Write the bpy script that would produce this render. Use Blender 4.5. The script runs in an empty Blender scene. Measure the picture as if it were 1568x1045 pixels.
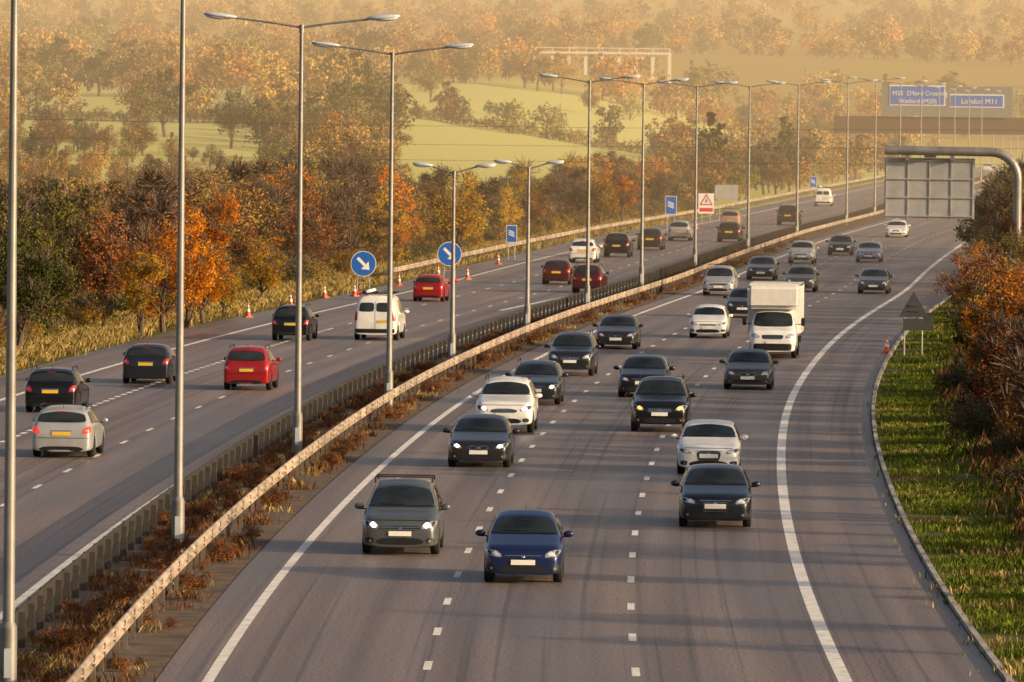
import bpy, bmesh, math, random
import numpy as np
from mathutils import Vector, Matrix, noise
from mathutils.bvhtree import BVHTree
random.seed(7); rng=np.random.default_rng(7)
scene=bpy.context.scene
COL=scene.collection
# ------------------------------------------------------------------ camera
H=10.2; F=11500.0
M=Matrix.Rotation(math.radians(90)-math.atan(354.5/F),3,'X')@Matrix.Rotation(0.0115,3,'Z')
def G(px,py,z=0.0):
    d=M@Vector(((px-784)/F,(522.5-py)/F,-1)); t=(z-H)/d.z
    return Vector((d.x*t,d.y*t,z))
cd=bpy.data.cameras.new('camera'); cam=bpy.data.objects.new('camera',cd); COL.objects.link(cam)
cam.matrix_world=Matrix.Translation((0,0,H))@M.to_4x4()
cd.lens=F/1568*36; cd.sensor_width=36; cd.clip_start=1; cd.clip_end=20000
cd.dof.use_dof=True; cd.dof.focus_distance=200; cd.dof.aperture_fstop=7
scene.camera=cam
scene.view_settings.view_transform='Standard'; scene.view_settings.look='None'
scene.view_settings.exposure=0
# ------------------------------------------------------------------ light
AZ=math.radians(111); EL=math.radians(15)
sd=Vector((math.sin(AZ)*math.cos(EL),math.cos(AZ)*math.cos(EL),math.sin(EL)))
sl=bpy.data.lights.new('sun','SUN'); sl.energy=5; sl.angle=math.radians(0.5); sl.color=(1,.74,.44)
so=bpy.data.objects.new('sun',sl); so.rotation_euler=sd.to_track_quat('Z','Y').to_euler(); so.location=(100,0,200); COL.objects.link(so)
w=bpy.data.worlds.new('World'); scene.world=w; w.use_nodes=True
nt=w.node_tree; bg=nt.nodes['Background']; sk=nt.nodes.new('ShaderNodeTexSky'); sk.sky_type='NISHITA'
sk.sun_disc=False; sk.sun_elevation=EL; sk.sun_rotation=AZ; sk.dust_density=6.0; sk.air_density=.8; sk.ozone_density=.0
nt.links.new(sk.outputs[0],bg.inputs[0]); bg.inputs[1].default_value=.15
# ------------------------------------------------------------------ materials
def newmat(name):
    m=bpy.data.materials.new(name); m.use_nodes=True
    return m,m.node_tree,m.node_tree.nodes['Principled BSDF']
def mat(name,col,rough=.6,metal=0,var=.15,scale=4,coat=0,emit=0,bump=0,spec=.5):
    m,n,b=newmat(name)
    b.inputs['Roughness'].default_value=rough; b.inputs['Metallic'].default_value=metal
    b.inputs['Coat Weight'].default_value=coat; b.inputs['Coat Roughness'].default_value=.06
    b.inputs['Specular IOR Level'].default_value=spec
    tc=n.nodes.new('ShaderNodeTexCoord'); ns=n.nodes.new('ShaderNodeTexNoise'); ns.inputs['Scale'].default_value=scale; ns.inputs['Detail'].default_value=5
    n.links.new(tc.outputs['Object'],ns.inputs['Vector'])
    r=n.nodes.new('ShaderNodeValToRGB'); r.color_ramp.elements[0].position=.3; r.color_ramp.elements[1].position=.7
    r.color_ramp.elements[0].color=[c*(1-var) for c in col]+[1]; r.color_ramp.elements[1].color=[min(1,c*(1+var)) for c in col]+[1]
    n.links.new(ns.outputs[0],r.inputs[0]); n.links.new(r.outputs[0],b.inputs['Base Color'])
    if emit: 
        n.links.new(r.outputs[0],b.inputs['Emission Color']); b.inputs['Emission Strength'].default_value=emit
    if bump:
        bp=n.nodes.new('ShaderNodeBump'); bp.inputs['Strength'].default_value=bump; n.links.new(ns.outputs[0],bp.inputs['Height']); n.links.new(bp.outputs[0],b.inputs['Normal'])
    return m
def leafmat(name,c1,c2,trans=.35):
    m,n,b=newmat(name); N=n.nodes; L=n.links
    at=N.new('ShaderNodeAttribute'); at.attribute_name='tone'
    oi=N.new('ShaderNodeObjectInfo')
    ad=N.new('ShaderNodeMath'); ad.operation='MULTIPLY_ADD'; ad.inputs[1].default_value=.6; L.new(oi.outputs['Random'],ad.inputs[0])
    sc=N.new('ShaderNodeMath'); sc.operation='SUBTRACT'; L.new(at.outputs['Fac'],ad.inputs[2]); L.new(ad.outputs[0],sc.inputs[0]); sc.inputs[1].default_value=.25; sc.use_clamp=True
    r=N.new('ShaderNodeMix'); r.data_type='RGBA'; r.inputs['A'].default_value=(*c1,1); r.inputs['B'].default_value=(*c2,1); L.new(sc.outputs[0],r.inputs['Factor'])
    N.remove(b); d=N.new('ShaderNodeBsdfDiffuse'); L.new(r.outputs['Result'],d.inputs[0])
    if trans:
        t=N.new('ShaderNodeBsdfTranslucent'); mx=N.new('ShaderNodeMixShader'); mx.inputs[0].default_value=trans
        L.new(r.outputs['Result'],t.inputs[0]); L.new(d.outputs[0],mx.inputs[1]); L.new(t.outputs[0],mx.inputs[2])
        L.new(mx.outputs[0],N['Material Output'].inputs[0])
    else: L.new(d.outputs[0],N['Material Output'].inputs[0])
    return m
LC={'orange':((.24,.06,.006),(.9,.36,.03)),'gold':((.18,.09,.012),(.74,.46,.06)),'ochre':((.09,.052,.014),(.46,.27,.07)),
 'russet':((.08,.028,.012),(.36,.14,.05)),'olive':((.04,.04,.01),(.28,.25,.05)),'green':((.012,.018,.006),(.09,.1,.025))}
LEAF={k:leafmat('leaf_'+k,a,b,.4 if k in('orange','gold') else 0) for k,(a,b) in LC.items()}
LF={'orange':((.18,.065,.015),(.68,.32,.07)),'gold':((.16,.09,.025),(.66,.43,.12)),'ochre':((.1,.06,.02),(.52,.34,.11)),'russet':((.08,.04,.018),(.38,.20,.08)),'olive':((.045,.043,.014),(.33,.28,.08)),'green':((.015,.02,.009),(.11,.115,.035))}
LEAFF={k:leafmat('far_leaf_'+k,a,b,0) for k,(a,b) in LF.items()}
BARK=mat('bark',(.11,.075,.05),.9,var=.35,scale=6,bump=.3)
GRASS_G=leafmat('grass_green',(.035,.055,.01),(.17,.21,.03),0)
GRASS_D=leafmat('grass_dry',(.12,.085,.03),(.45,.33,.12),0)
GRASS_B=leafmat('scrub_brown',(.045,.024,.014),(.22,.11,.05),0)
# ------------------------------------------------------------------ mesh helper
class MB:
    def __init__(s): s.v=[];s.f=[];s.m=[];s.s=[]
    def add(s,v,f,mat=0,smooth=False):
        o=len(s.v); s.v+= [tuple(p) for p in v]
        for i,q in enumerate(f):
            s.f.append([o+k for k in q]); s.m.append(mat if isinstance(mat,int) else mat[i]); s.s.append(smooth)
    def box(s,c,d,mat=0,bev=0,rot=None):
        bm=bmesh.new(); bmesh.ops.create_cube(bm,size=1)
        for v in bm.verts: v.co=Vector((v.co.x*d[0],v.co.y*d[1],v.co.z*d[2]))
        if bev: bmesh.ops.bevel(bm,geom=bm.edges[:],offset=bev,segments=2,affect='EDGES')
        if rot is not None: bmesh.ops.transform(bm,matrix=rot.to_4x4(),verts=bm.verts)
        bm.verts.index_update()
        s.add([v.co+Vector(c) for v in bm.verts],[[v.index for v in f.verts] for f in bm.faces],mat,False); bm.free()
    def tube(s,p0,p1,r0,r1,n=8,mat=0,cap=True):
        p0=Vector(p0);p1=Vector(p1); z=(p1-p0).normalized(); x=z.orthogonal().normalized(); y=z.cross(x)
        v=[];
        for p,r in((p0,r0),(p1,r1)):
            for i in range(n):
                a=2*math.pi*i/n; v.append(p+x*math.cos(a)*r+y*math.sin(a)*r)
        f=[[i,(i+1)%n,n+(i+1)%n,n+i] for i in range(n)]
        s.add(v,f,mat,True)
        if cap: s.add(v,[list(range(n))[::-1],[n+i for i in range(n)]],mat,False)
    def path(s,pts,r,n=8,mat=0):
        for a,b in zip(pts[:-1],pts[1:]): s.tube(a,b,r,r,n,mat)
    def ball(s,c,d,mat=0,n=10):
        v=[];f=[]
        for j in range(n+1):
            ph=math.pi*j/n
            for i in range(n*2):
                a=math.pi*i/n; v.append((c[0]+d[0]*math.sin(ph)*math.cos(a),c[1]+d[1]*math.sin(ph)*math.sin(a),c[2]+d[2]*math.cos(ph)))
        k=n*2
        for j in range(n):
            for i in range(k): f.append([j*k+i,(j+1)*k+i,(j+1)*k+(i+1)%k,j*k+(i+1)%k])
        s.add(v,f,mat,True)
    def mesh(s,name,mats):
        me=bpy.data.meshes.new(name); me.from_pydata(s.v,[],s.f)
        for m in mats: me.materials.append(m)
        me.polygons.foreach_set('material_index',s.m); me.polygons.foreach_set('use_smooth',s.s); me.update(); return me
    def obj(s,name,mats,loc=(0,0,0),rz=0):
        o=bpy.data.objects.new(name,s.mesh(name,mats)); o.location=loc; o.rotation_euler=(0,0,rz); COL.objects.link(o); return o
# ------------------------------------------------------------------ road curve
pts=[(-300,10.5),(0,6.6),(60,6.1),(100,5.9)]
for p in [(1290,1045),(1225,900),(1197,770),(1193,700),(1200,630),(1225,580),(1275,520),(1330,480),(1390,445)]:
    g=G(*p); pts.append((g.y,g.x))
pts+=[(480,26.2),(540,31),(611,37),(733,49),(1000,73),(1209,92),(1600,126),(7000,500)]
_ty=np.arange(-300,7001,4.0); _tx=np.interp(_ty,[p[0] for p in pts],[p[1] for p in pts])
_k=np.exp(-.5*(np.arange(-15,16)*4/18.0)**2); _k/=_k.sum()
_tx=np.convolve(np.pad(_tx,15,mode='edge'),_k,'valid')
def R(y): return float(np.interp(y,_ty,_tx))
def slope(y): return (R(y+6)-R(y-6))/12
def yaw(y): return -math.atan(slope(y))
# terrain
TY=[0,480,700,1000,1200,1500,2000,2600,3400,4500,7000]; TZ=[0,0,2.8,5.85,9.2,15.4,25.5,42.5,72,112,170]
_hy=np.arange(-300,7001,10.0); _hz=np.interp(_hy,TY,TZ); _k2=np.exp(-.5*(np.arange(-12,13)*10/50.0)**2); _k2/=_k2.sum()
_hz=np.convolve(np.pad(_hz,12,mode='edge'),_k2,'valid')
def sst(a,b,x):
    t=min(1,max(0,(x-a)/(b-a))); return t*t*(3-2*t)
def HT(x,y):
    off=x-R(y); d=max(-off-36, off-10)
    wv=sst(0,90,d); wv=max(wv,sst(1450,1900,y))
    z=float(np.interp(y,_hy,_hz))*wv
    if y>700: z+=wv*sst(700,1200,y)*1.6*noise.noise(Vector((x/90,y/160,0)))
    if 5<off: z+=min(1.6,.16*(off-5))*(1-sst(600,900,y))
    if off<-33: z+=max(-.8,.12*(off+33))*(1-sst(600,900,y))
    return z-.03
offs=[-3000,-2000,-1200,-800,-600,-450,-350,-280,-220,-180,-150,-125,-105,-90,-78,-66,-56,-48,-42,-38,-35,-33,-31,-28,-20,-14,-6,0,2.5,3.5,5,6.5,8,10,13,16,20,26,34,44,56,70,85,105,130,160,200,250,320,420,600,900,1500,2600]
ys=list(np.arange(-200,1500,10))+list(np.arange(1500,3600,30))+list(np.arange(3600,7000,200))
mb=MB(); V=[(R(y)+o,y,HT(R(y)+o,y)) for y in ys for o in offs]; n=len(offs)
mb.add(V,[[j*n+i,j*n+i+1,(j+1)*n+i+1,(j+1)*n+i] for j in range(len(ys)-1) for i in range(n-1)],0,True)
gm,gn,gb=newmat('ground_grass'); N=gn.nodes;L=gn.links
tc=N.new('ShaderNodeTexCoord'); n1=N.new('ShaderNodeTexNoise'); n1.inputs['Scale'].default_value=.012; n1.inputs['Detail'].default_value=3
n2=N.new('ShaderNodeTexNoise'); n2.inputs['Scale'].default_value=.9; n2.inputs['Detail'].default_value=8
L.new(tc.outputs['Object'],n1.inputs[0]); L.new(tc.outputs['Object'],n2.inputs[0])
r1=N.new('ShaderNodeValToRGB'); e=r1.color_ramp.elements; e[0].position=.35; e[0].color=(.42,.44,.13,1); e[1].position=.65; e[1].color=(.66,.62,.24,1)
r2=N.new('ShaderNodeValToRGB'); e=r2.color_ramp.elements; e[0].position=.3; e[0].color=(.5,.45,.38,1); e[1].position=.6; e[1].color=(1,1,1,1)
sp_=N.new('ShaderNodeSeparateXYZ'); L.new(tc.outputs['Object'],sp_.inputs[0])
# ground tint by distance: sunlit brightness painted into the fields, hill ground browner
lr=N.new('ShaderNodeMapRange'); lr.inputs['From Max'].default_value=3000; L.new(sp_.outputs['Y'],lr.inputs['Value'])
cr=N.new('ShaderNodeValToRGB'); e=cr.color_ramp.elements; e[0].position=.19; e[0].color=(.24,.25,.2,1); e[1].position=.25; e[1].color=(1,1,1,1)
x=e.new(.5); x.color=(1,1,1,1); x=e.new(.54); x.color=(.62,.48,.38,1); L.new(lr.outputs[0],cr.inputs[0])
def mulN(a,b,f=1.0):
    q=N.new('ShaderNodeMix'); q.data_type='RGBA'; q.blend_type='MULTIPLY'; q.inputs['Factor'].default_value=f; L.new(a,q.inputs['A']); L.new(b,q.inputs['B']); return q.outputs['Result']
L.new(mulN(mulN(r1.outputs[0],r2.outputs[0],.8),cr.outputs[0]),gb.inputs['Base Color']); gb.inputs['Roughness'].default_value=.95; gb.inputs['Specular IOR Level'].default_value=.1
mb.obj('ground',[gm])
# road surface
def strip(mb,o0,o1,z,y0=-150,y1=1600,m=0,step=4.0,seg=1):
    yy=np.arange(y0,y1+.01,step); k=seg+1
    V=[(R(y)+o0+(o1-o0)*i/seg,y,z) for y in yy for i in range(k)]
    mb.add(V,[[j*k+i,j*k+i+1,(j+1)*k+i+1,(j+1)*k+i] for j in range(len(yy)-1) for i in range(seg)],m)
am,an,ab=newmat('asphalt'); N=an.nodes;L=an.links
uv=N.new('ShaderNodeUVMap'); uv.uv_map='road'
def nz(scale,vec,det=6):
    mp=N.new('ShaderNodeMapping'); mp.inputs['Scale'].default_value=vec; L.new(uv.outputs[0],mp.inputs[0])
    q=N.new('ShaderNodeTexNoise'); q.inputs['Scale'].default_value=scale; q.inputs['Detail'].default_value=det; L.new(mp.outputs[0],q.inputs[0]); return q
na=nz(1,(1.3,.012,1),5); nb=nz(1,(.3,.035,1),6); nc=nz(14,(1,.5,1),5); nd=nz(1,(5,.01,1),2)
def ramp(src,p0,c0,p1,c1):
    r=N.new('ShaderNodeValToRGB'); e=r.color_ramp.elements; e[0].position=p0;e[0].color=(*c0,1);e[1].position=p1;e[1].color=(*c1,1); L.new(src.outputs[0],r.inputs[0]); return r
ra=ramp(na,.33,(.15,.115,.105),.67,(.25,.198,.183)); rb=ramp(nb,.3,(.62,.61,.62),.7,(1.2,1.16,1.1)); rc=ramp(nc,.3,(.5,.5,.5),.7,(1.45,1.45,1.45)); rd_=ramp(nd,.32,(.6,.6,.6),.42,(1,1,1))
def mul(a,b):
    q=N.new('ShaderNodeMix'); q.data_type='RGBA'; q.blend_type='MULTIPLY'; q.inputs['Factor'].default_value=1; L.new(a,q.inputs['A']); L.new(b,q.inputs['B']); return q.outputs['Result']
L.new(mul(mul(mul(ra.outputs[0],rb.outputs[0]),rc.outputs[0]),rd_.outputs[0]),ab.inputs['Base Color'])
rr_=N.new('ShaderNodeMapRange'); rr_.inputs['From Min'].default_value=.3; rr_.inputs['From Max'].default_value=.7; rr_.inputs['To Min'].default_value=.34; rr_.inputs['To Max'].default_value=.6; L.new(nb.outputs[0],rr_.inputs['Value']); L.new(rr_.outputs[0],ab.inputs['Roughness'])
bp=N.new('ShaderNodeBump'); bp.inputs['Strength'].default_value=.3; bp.inputs['Distance'].default_value=.02; L.new(nc.outputs[0],bp.inputs['Height']); L.new(bp.outputs[0],ab.inputs['Normal'])
mb=MB(); strip(mb,-12.3,2.85,0); strip(mb,-29.9,-15.7,0)
ro=mb.obj('motorway_road',[am]); me=ro.data; ul=me.uv_layers.new(name='road')
for l in me.loops:
    c=me.vertices[l.vertex_index].co; ul.data[l.index].uv=(c.x-R(c.y),c.y)
soil=mat('median_soil',(.1,.065,.042),.95,var=.6,scale=1.2,bump=.5)
mb=MB(); strip(mb,-15.7,-12.3,.02); mb.obj('median_ground',[soil])
paint=mat('road_paint',(.8,.76,.71),.6,var=.25,scale=3)
mb=MB(); Z=.005
strip(mb,-.13,.13,Z); strip(mb,-11.47,-11.27,Z); strip(mb,-16.4,-16.22,Z); strip(mb,-27.2,-27.0,Z)
def dashes(o,y0,y1,per,ln,wd):
    y=y0
    while y<y1:
        mb.add([(R(y)+o-wd/2,y,Z),(R(y)+o+wd/2,y,Z),(R(y+ln)+o+wd/2,y+ln,Z),(R(y+ln)+o-wd/2,y+ln,Z)],[[0,1,2,3]]); y+=per
def mline(a,b,wd):
    a=G(*a);b=G(*b); mb.add([(a.x-wd/2,a.y,Z+.004),(a.x+wd/2,a.y,Z+.004),(b.x+wd/2,b.y,Z+.004),(b.x-wd/2,b.y,Z+.004)],[[0,1,2,3]])
Y0=G(960,1036).y
dashes(-3.75,Y0-90,900,9,2.1,.15); dashes(-7.55,Y0-89,900,9,2.1,.15)
dashes(-19.9,100,900,9,2.1,.13); dashes(-23.5,100,345,2.0,1.1,.2); dashes(-23.5,345,900,9,2.1,.13)
mline((765,476),(895,449),.25)
mb.obj('lane_markings',[paint])
conc=mat('kerb_concrete',(.38,.34,.3),.85,var=.35,scale=1.2)
mb=MB(); yy=np.arange(-100,900,4.0)
V=[]
for y in yy: V+=[(R(y)+2.88,y,-.02),(R(y)+2.88,y,.1),(R(y)+3.0,y,.1),(R(y)+3.0,y,-.02)]
mb.add(V,[[j*4+i,j*4+i+1,(j+1)*4+i+1,(j+1)*4+i] for j in range(len(yy)-1) for i in range(3)]); mb.obj('kerb',[conc])
# barriers
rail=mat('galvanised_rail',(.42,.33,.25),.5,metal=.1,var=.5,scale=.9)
post=mat('rail_post',(.14,.115,.095),.6,metal=.2,var=.3); darkrail=mat('dark_rail',(.03,.025,.022),.7,metal=.1,var=.5,scale=1.5); dpost=mat('dark_post',(.04,.034,.03),.7,var=.3)  # far median barrier has near-black rail and posts
prof=[(0,.45),(.05,.49),(.06,.54),(-.01,.58),(-.01,.62),(.06,.66),(.05,.71),(0,.75),(-.03,.75),(-.03,.45)]
def barrier(off,side,y0,y1,pstep,mats,pw=.09):
    mb=MB(); yy=np.arange(y0,y1+.1,3.0); k=len(prof)
    V=[(R(y)+off+side*a,y,b) for y in yy for a,b in prof]
    mb.add(V,[[j*k+i,j*k+(i+1)%k,(j+1)*k+(i+1)%k,(j+1)*k+i] for j in range(len(yy)-1) for i in range(k)],0)
    for y in yy[1:-1]: # lapped joints and bolts
        mb.box((R(y)+off+side*.055,y,.525),(.02,.34,.09),1); mb.box((R(y)+off+side*.055,y,.675),(.02,.34,.09),1)
    y=y0
    while y<y1:
        mb.box((R(y)+off-side*.08,y,.33),(pw,.13,.72),1); y+=pstep
    return mb.obj('crash_barrier',mats)
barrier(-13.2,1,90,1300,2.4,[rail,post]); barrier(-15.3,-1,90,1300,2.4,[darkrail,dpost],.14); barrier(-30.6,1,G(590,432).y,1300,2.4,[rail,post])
barrier(4.3,-1,400,900,2.4,[rail,post])
# ------------------------------------------------------------------ vehicles
glass=mat('window_glass',(.022,.026,.028),.05,var=.7,scale=1.1,spec=.5)
tyre=mat('tyre_rubber',(.012,.012,.012),.85); rim=mat('alloy_wheel',(.35,.35,.37),.3,metal=.9)
blackp=mat('black_plastic',(.01,.01,.011),.5); chrome=mat('chrome_trim',(.6,.6,.6),.15,metal=1)
lampm=mat('headlamp_glass',(.5,.51,.53),.12,metal=.6,var=.5,scale=14,coat=1)
lampon=mat('headlamp_lit',(1,.86,.66),.2,emit=12,var=.02); lampoff=mat('headlamp_lens',(.8,.8,.82),.15,metal=.4,var=.1)
tail=mat('tail_lamp',(.4,.012,.01),.2,coat=1,var=.2,scale=12); tailon=mat('tail_lamp_lit',(.9,.05,.03),.3,emit=.6,var=.05)
platew=mat('plate_white',(.85,.85,.8),.5,var=.03); platey=mat('plate_yellow',(.75,.48,.04),.5,var=.05); amber=mat('indicator_lit',(1,.22,.02),.3,emit=5,var=.05)
whitem=mat('white_paint_panel',(.78,.76,.73),.4,var=.06,coat=.3)
PM=[None,glass,tyre,rim,blackp,chrome,lampm,lampoff,tail,platew,platey,whitem]
PC={}
def paintmat(c,metal=.3):
    if c not in PC: PC[c]=mat('car_paint',c,.26+.12*random.random(),metal=metal if max(c)<.5 else 0,var=.12,scale=1.7,coat=.5+.5*random.random())
    return PC[c]
S={}
S['hatchback_car']=dict(L=3.95,W=1.72,top=[(0,.55),(.05,.70),(.25,.82),(.95,.98),(1.15,1.02),(1.85,1.39),(2.3,1.48),(3.2,1.44),(3.5,1.35),(3.82,1.0),(3.92,.85),(3.95,.6)],zs=[(0,.48),(.06,.58),(.3,.70),(1.1,.86),(3.0,.95),(3.8,.93),(3.92,.78),(3.95,.55)],tc=1.15,tr=1.85,tr2=3.5,tt=3.82,wh=(.78,3.27),r=.31,zb=.2,tum=.28,gr='low')
S['hatch_b']=dict(name='hatchback_car',L=4.25,W=1.80,top=[(0,.55),(.05,.72),(.25,.83),(1.05,.97),(1.25,1.01),(2.0,1.38),(2.5,1.46),(3.4,1.43),(3.75,1.34),(4.12,1.0),(4.22,.87),(4.25,.6)],zs=[(0,.48),(.06,.6),(.3,.71),(1.2,.87),(3.2,.95),(4.1,.94),(4.22,.8),(4.25,.55)],tc=1.25,tr=2.0,tr2=3.75,tt=4.12,wh=(.86,3.47),r=.325,zb=.19,tum=.28,gr='big')
S['saloon_car']=dict(L=4.55,W=1.80,top=[(0,.5),(.05,.66),(.25,.77),(1.25,.94),(1.45,.98),(2.2,1.34),(2.7,1.43),(3.3,1.40),(4.0,1.08),(4.45,1.02),(4.52,.9),(4.55,.6)],zs=[(0,.46),(.06,.56),(.3,.67),(1.4,.84),(3.3,.92),(4.4,.92),(4.52,.8),(4.55,.55)],tc=1.45,tr=2.2,tr2=3.35,tt=3.95,wh=(.85,3.6),r=.32,zb=.19,tum=.28,gr='twin')
S['estate_car']=dict(L=4.6,W=1.80,top=[(0,.52),(.05,.68),(.25,.79),(1.25,.96),(1.42,1.0),(2.15,1.37),(2.7,1.47),(3.8,1.44),(4.1,1.36),(4.45,1.0),(4.56,.9),(4.6,.6)],zs=[(0,.46),(.06,.57),(.3,.69),(1.4,.86),(3.3,.93),(4.4,.93),(4.56,.8),(4.6,.55)],tc=1.42,tr=2.15,tr2=4.1,tt=4.45,wh=(.85,3.6),r=.32,zb=.19,tum=.28,rails=1,gr='big')
S['suv_car']=dict(L=4.6,W=1.86,top=[(0,.65),(.05,.86),(.25,.99),(1.15,1.12),(1.35,1.16),(2.05,1.58),(2.6,1.69),(3.9,1.66),(4.15,1.57),(4.5,1.12),(4.57,.95),(4.6,.7)],zs=[(0,.56),(.06,.7),(.3,.84),(1.3,1.0),(3.3,1.06),(4.45,1.06),(4.57,.85),(4.6,.62)],tc=1.35,tr=2.05,tr2=4.15,tt=4.5,wh=(.85,3.65),r=.36,zb=.26,tum=.27,rails=1,gr='mid')
S['mpv_car']=dict(L=4.4,W=1.79,top=[(0,.6),(.05,.76),(.25,.88),(.85,1.01),(1.0,1.06),(1.9,1.54),(2.4,1.64),(3.7,1.61),(4.0,1.5),(4.3,1.08),(4.38,.9),(4.4,.65)],zs=[(0,.52),(.06,.62),(.3,.76),(1.0,.92),(3.0,.98),(4.25,.98),(4.38,.8),(4.4,.6)],tc=1.0,tr=1.9,tr2=4.0,tt=4.3,wh=(.85,3.5),r=.32,zb=.2,tum=.25,rails=1,gr='slim')
S['panel_van']=dict(L=4.9,W=1.95,top=[(0,.7),(.05,.95),(.3,1.08),(.7,1.2),(.8,1.24),(1.5,1.8),(2.0,1.97),(4.6,1.97),(4.8,1.9),(4.87,1.2),(4.9,.8)],zs=[(0,.6),(.1,.85),(.7,1.05),(4.84,1.12),(4.9,.75)],tc=.8,tr=1.5,tr2=4.79,tt=4.85,wh=(.9,4.0),r=.34,zb=.24,tum=.12,gr='mid')
def body(sp):
    Lc,W=sp['L'],sp['W']
    T=lambda t:float(np.interp(t,*zip(*sp['top']))); ZS=lambda t:float(np.interp(t,*zip(*sp['zs'])))
    HW=lambda t:W/2*float(np.interp(t,[0,.06,.2,.5,.9,Lc-.6,Lc-.12,Lc-.03,Lc],[.72,.86,.95,.99,1,1,.95,.88,.8]))
    ar=sp['r']+.06
    def ZB(t):
        z=sp['zb']
        for w0 in sp['wh']:
            d=abs(t-w0)
            if d<ar: z=max(z,sp['r']+math.sqrt(ar*ar-d*d)-.01)
        return z
    ts=set([p[0] for p in sp['top']]+[.12,.5])
    for w0 in sp['wh']: ts|={w0-ar-.05,w0-ar+.01,w0-ar*.75,w0-ar*.35,w0,w0+ar*.35,w0+ar*.75,w0+ar-.01,w0+ar+.05}
    t0=sp['wh'][0]+.6
    while t0<sp['wh'][1]-.5: ts.add(t0); t0+=.35
    ts=sorted(ts); tt=[ts[0]]
    for t in ts[1:]:
        if t-tt[-1]>.025: tt.append(t)
    V=[];Fc=[];Mi=[]
    for t in tt:
        hw=HW(t);top=T(t);zs=min(ZS(t),top-.03);zb=ZB(t);h=top-zs
        zb=min(zb,zs-.12)
        half=[(0,zb),(hw*.9,zb),(hw*.985,zb+.05),(hw,max((zb+zs)/2,zb+.08)),(hw*.985,zs),(hw*.96,zs+.1*h),(hw*.93-sp['tum']*h,zs+.82*h),((hw*.93-sp['tum']*h)*.8,zs+.97*h),(0,zs+1.03*h)]
        y=t-Lc/2
        V+=[(x,y,z) for x,z in half]+[(-x,y,z) for x,z in half[7:0:-1]]
    k=16
    for j in range(len(tt)-1):
        for i in range(k):
            Fc.append([j*k+i,j*k+(i+1)%k,(j+1)*k+(i+1)%k,(j+1)*k+i][::-1]); Mi.append(4 if i in(0,15) else 0)
    for j,fl in((0,False),(len(tt)-1,True)):
        b=j*k; rr=lambda i:b+i; ll=lambda i:b+(16-i)%16
        for i in range(8):
            if i==0: q=[rr(0),rr(1),ll(1)]
            elif i==7: q=[rr(7),rr(8),ll(7)]
            else: q=[rr(i),rr(i+1),ll(i+1),ll(i)]
            Fc.append(q if not fl else q[::-1]); Mi.append(0)
    me=bpy.data.meshes.new('t'); me.from_pydata(V,[],Fc)
    for i in range(5): me.materials.append(blackp)
    me.polygons.foreach_set('material_index',Mi)
    bm=bmesh.new(); bm.from_mesh(me); bmesh.ops.recalc_face_normals(bm,faces=bm.faces); bm.to_mesh(me); bm.free()
    o=bpy.data.objects.new('t',me); COL.objects.link(o); md=o.modifiers.new('s','SUBSURF'); md.levels=2
    dg=bpy.context.evaluated_depsgraph_get(); e=o.evaluated_get(dg).to_mesh()
    v=[x.co.copy() for x in e.vertices]; f=[list(p.vertices) for p in e.polygons]; mi=[p.material_index for p in e.polygons]
    bpy.data.objects.remove(o); 
    return v,f,mi,T,ZS
def patch(mb,bvh,ax,c,m,nu=8,nv=5,off=.008,rnd=.15,sag=0,mirror=False):
    V=[];ok=[]
    for j in range(nv+1):
        for i in range(nu+1):
            u=2*i/nu-1; v=2*j/nv-1
            u2=u*(1-rnd*v*v*v*v*.5); v2=v*(1-rnd*u**4*.8)
            a=(u2+1)/2;b=(v2+1)/2
            p=[(1-a)*(1-b)*c[0][q]+a*(1-b)*c[1][q]+a*b*c[2][q]+(1-a)*b*c[3][q] for q in(0,1)]
            p[1]-=sag*u*u*b
            if ax=='F': o,d=Vector((p[0],-6,p[1])),Vector((0,1,0))
            elif ax=='B': o,d=Vector((p[0],6,p[1])),Vector((0,-1,0))
            elif ax=='R': o,d=Vector((4,p[0],p[1])),Vector((-1,0,0))
            else: o,d=Vector((-4,p[0],p[1])),Vector((1,0,0))
            hit,nr,_,_=bvh.ray_cast(o,d)
            if hit is None: V.append(Vector((0,0,0)));ok.append(False)
            else:
                if nr.dot(d)>0: nr=-nr
                V.append(hit+nr*off);ok.append(True)
    k=nu+1;Fc=[]
    for j in range(nv):
        for i in range(nu):
            q=[j*k+i,j*k+i+1,(j+1)*k+i+1,(j+1)*k+i]
            if all(ok[x] for x in q): Fc.append(q)
    mb.add(V,Fc,m,True)
    if mirror: patch(mb,bvh,{'F':'F','B':'B','R':'L'}[ax],[(-x,z) for x,z in c] if ax in'FB' else c,m,nu,nv,off,rnd,sag)
def wheel(mb,x,y,r,sgn):
    wd=.21; pr=[(wd/2-.05,0,3),(wd/2-.035,r*.3,3),(wd/2-.06,r*.35,4),(wd/2-.05,r*.62,3),(wd/2-.02,r*.68,2),(wd/2,r*.75,2),(wd/2-.005,r*.93,2),(wd/2-.03,r,2),(-wd/2+.03,r,2),(-wd/2,r*.9,2),(-wd/2,0,2)]
    n=24;V=[];Fc=[];mm=[]
    for a,b,_ in pr:
        for i in range(n):
            q=2*math.pi*i/n; V.append((x+sgn*a,y+b*math.cos(q),r+b*math.sin(q)))
    for j in range(len(pr)-1):
        for i in range(n):
            Fc.append([j*n+i,j*n+(i+1)%n,(j+1)*n+(i+1)%n,(j+1)*n+i]); mt=pr[j+1][2]
            if j==2: mt=3 if (i%5)<2 else 4
            mm.append(mt)
    mb.add(V,Fc,mm,True)
CM={}
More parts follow.
